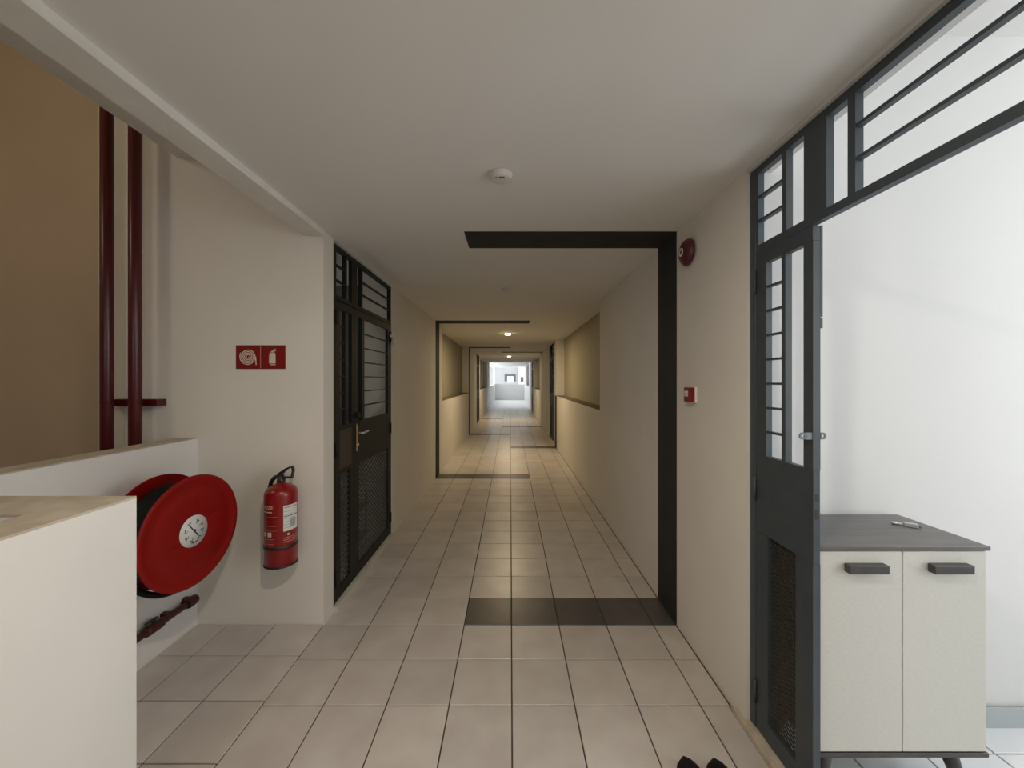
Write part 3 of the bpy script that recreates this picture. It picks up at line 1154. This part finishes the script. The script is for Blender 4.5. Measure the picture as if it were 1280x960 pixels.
# ------------------------------------------------------------------ bell and call point on the right wall
bl = thing('alarm_bell', 'round maroon fire alarm bell high on the right wall', 'bell', (XR, 2.235, 2.300))
b = MB()
b.lathe([(0.0, 0.0), (0.052, 0.0), (0.052, -0.018), (0.0, -0.018)], 28, (0, 0, 0), 'x')
b.build('base', M_BLKP, bl)
b = MB()
b.lathe([(0.076, -0.012), (0.078, -0.016), (0.077, -0.022), (0.070, -0.036), (0.056, -0.047), (0.036, -0.054), (0.0, -0.057)], 40,
        (0, 0, 0), 'x')
b.build('dome', M_BELL, bl)
b = MB()
b.lathe([(0.025, -0.0535), (0.025, -0.0585), (0.012, -0.0585), (0.012, -0.0535)], 28, (0, 0, 0), 'x')
b.build('ring_label', M_LABEL, bl, label='small white ring on the dome')
b = MB()
b.lathe([(0.006, -0.056), (0.006, -0.060), (0.0, -0.061)], 12, (0, 0, 0), 'x')
b.build('screw', M_BELL, bl)

cp = thing('call_point', 'small square red break-glass fire call point on the right wall', 'call point', (XR, 2.200, 1.468))
b = MB()
b.box(-0.012, 0.0, -0.045, 0.045, -0.045, 0.045, bev=0.002)
b.build('back_box', M_WPLAS, cp, label='white back box edge')
b = MB()
b.box(-0.038, -0.012, -0.041, 0.041, -0.042, 0.042, bev=0.004)
b.build('housing', M_REDSIGN, cp)
b = MB()
b.box(-0.0395, -0.037, -0.014, 0.030, -0.010, 0.022, bev=0.0006)
gl = b.build('glass_window', M_LABEL, cp, label='white press window')
b = MB()
b.box(-0.0400, -0.0394, -0.008, 0.024, 0.000, 0.005)
b.build('printed_line', M_INK, gl)


# ------------------------------------------------------------------ ceiling fittings
def detector(label, x, y, group=None):
    d = thing('smoke_detector', label, 'smoke detector', (x, y, ZC), 0, group)
    b = MB()
    b.lathe([(0.0, 0.0), (0.055, 0.0), (0.055, -0.008), (0.050, -0.012), (0.0, -0.012)], 36)
    b.build('base', M_GLOSSW, d)
    b = MB()
    b.lathe([(0.050, -0.012), (0.050, -0.017), (0.046, -0.022), (0.036, -0.025), (0.0, -0.026)], 36)
    b.build('cover', M_GLOSSW, d)
    q = MB()
    q.box(-0.014, 0.012, -0.004, 0.003, -0.0265, -0.020)
    q.build('vent_slot', M_INK, d, (0.006, -0.024, 0))
    q = MB()
    q.lathe([(0.004, -0.020), (0.004, -0.0265), (0.0, -0.027)], 10, (-0.020, -0.022, 0))
    q.build('indicator', M_LED, d)


detector('white round smoke detector on the ceiling nearest the camera', -0.044, 1.75)
detector('small white smoke detector on the ceiling beyond the first dark band', -0.046, 3.94)


def ceiling_light(label, y, watts, col):
    d = thing('ceiling_light', label, 'ceiling light', (-0.05, y, ZC))
    b = MB()
    b.lathe([(0.0, 0.0), (0.066, 0.0), (0.067, -0.004), (0.066, -0.012), (0.060, -0.014), (0.0, -0.014)], 36)
    b.build('rim', M_WPLAS, d)
    b = MB()
    b.lathe([(0.060, -0.012), (0.058, -0.026), (0.048, -0.036), (0.026, -0.042), (0.0, -0.043)], 36)
    b.build('diffuser', M_LAMP, d)
    l = bpy.data.lights.new('lamp', 'AREA')
    l.shape = 'DISK'
    l.size = 0.10
    l.energy = watts
    l.color = col
    lo = bpy.data.objects.new('lamp', l)
    COL.objects.link(lo)
    lo.parent = d
    lo.location = (0, 0, -0.048)


WARM = (1.0, 0.79, 0.49)
ceiling_light('glowing round ceiling light just above the camera', 0.42, LAMP_NEAR, (1.0, 0.90, 0.76))
ceiling_light('glowing warm ceiling light beyond the second dark band', 7.64, LAMP_FAR, WARM)
ceiling_light('glowing warm ceiling light farthest down the corridor', 14.8, LAMP_FAR, WARM)
# unseen light added to fill the stairwell and recess wall from the left
l = bpy.data.lights.new('stair_fill', 'POINT')
l.energy = FILL_STAIR
l.color = (1.0, 0.84, 0.64)
l.shadow_soft_size = 0.25
o = bpy.data.objects.new('stair_fill', l)
o.location = (-3.5, 0.5, 3.5)
COL.objects.link(o)


# ------------------------------------------------------------------ slippers on the floor at the bottom edge
def slipper(label, x, y, rz, flip):
    s = thing('slipper', label, 'slipper', (x, y, 0.0), rz, 'pair of black slippers')

    def outline(k, sc=1.0):
        t = k / 28 * 2 * PI
        yy = 0.125 * math.sin(t)
        wd = 0.040 + 0.010 * math.sin(t) + 0.004 * math.sin(2 * t)
        return (flip * (wd * math.cos(t) * sc + 0.004 * math.sin(t)), yy * (0.96 + 0.04 * sc))
    pl = [outline(k) for k in range(28)]
    b = MB()
    b.prism(pl, 0.0, 0.022, 'z')
    b.build('sole', M_SHOE, s)
    b = MB()
    rows = []
    for i in range(9):
        v = i / 8
        yy = -0.01 + 0.125 * v
        hw = 0.046 * math.sqrt(max(0.0, 1 - (max(0, yy - 0.02) / 0.0965) ** 4)) + 0.003
        hh = 0.052 * (1 - 0.45 * v ** 3)
        rows.append([b.bm.verts.new((flip * 0.004 + hw * math.cos(PI * j / 10), yy, 0.014 + hh * math.sin(PI * j / 10)))
                     for j in range(11)])
    for a, c in zip(rows[:-1], rows[1:]):
        for j in range(10):
            b.bm.faces.new((a[j], a[j + 1], c[j + 1], c[j])).smooth = True
    u = b.build('upper', M_SHOE, s)
    sm = u.modifiers.new('thickness', 'SOLIDIFY')
    sm.thickness = 0.004


slipper('black slipper on the tiles at the bottom edge, left of the pair', 0.706, 1.418, math.radians(3), -1)
slipper('black slipper on the tiles at the bottom edge, right of the pair', 0.803, 1.410, math.radians(-3), 1)
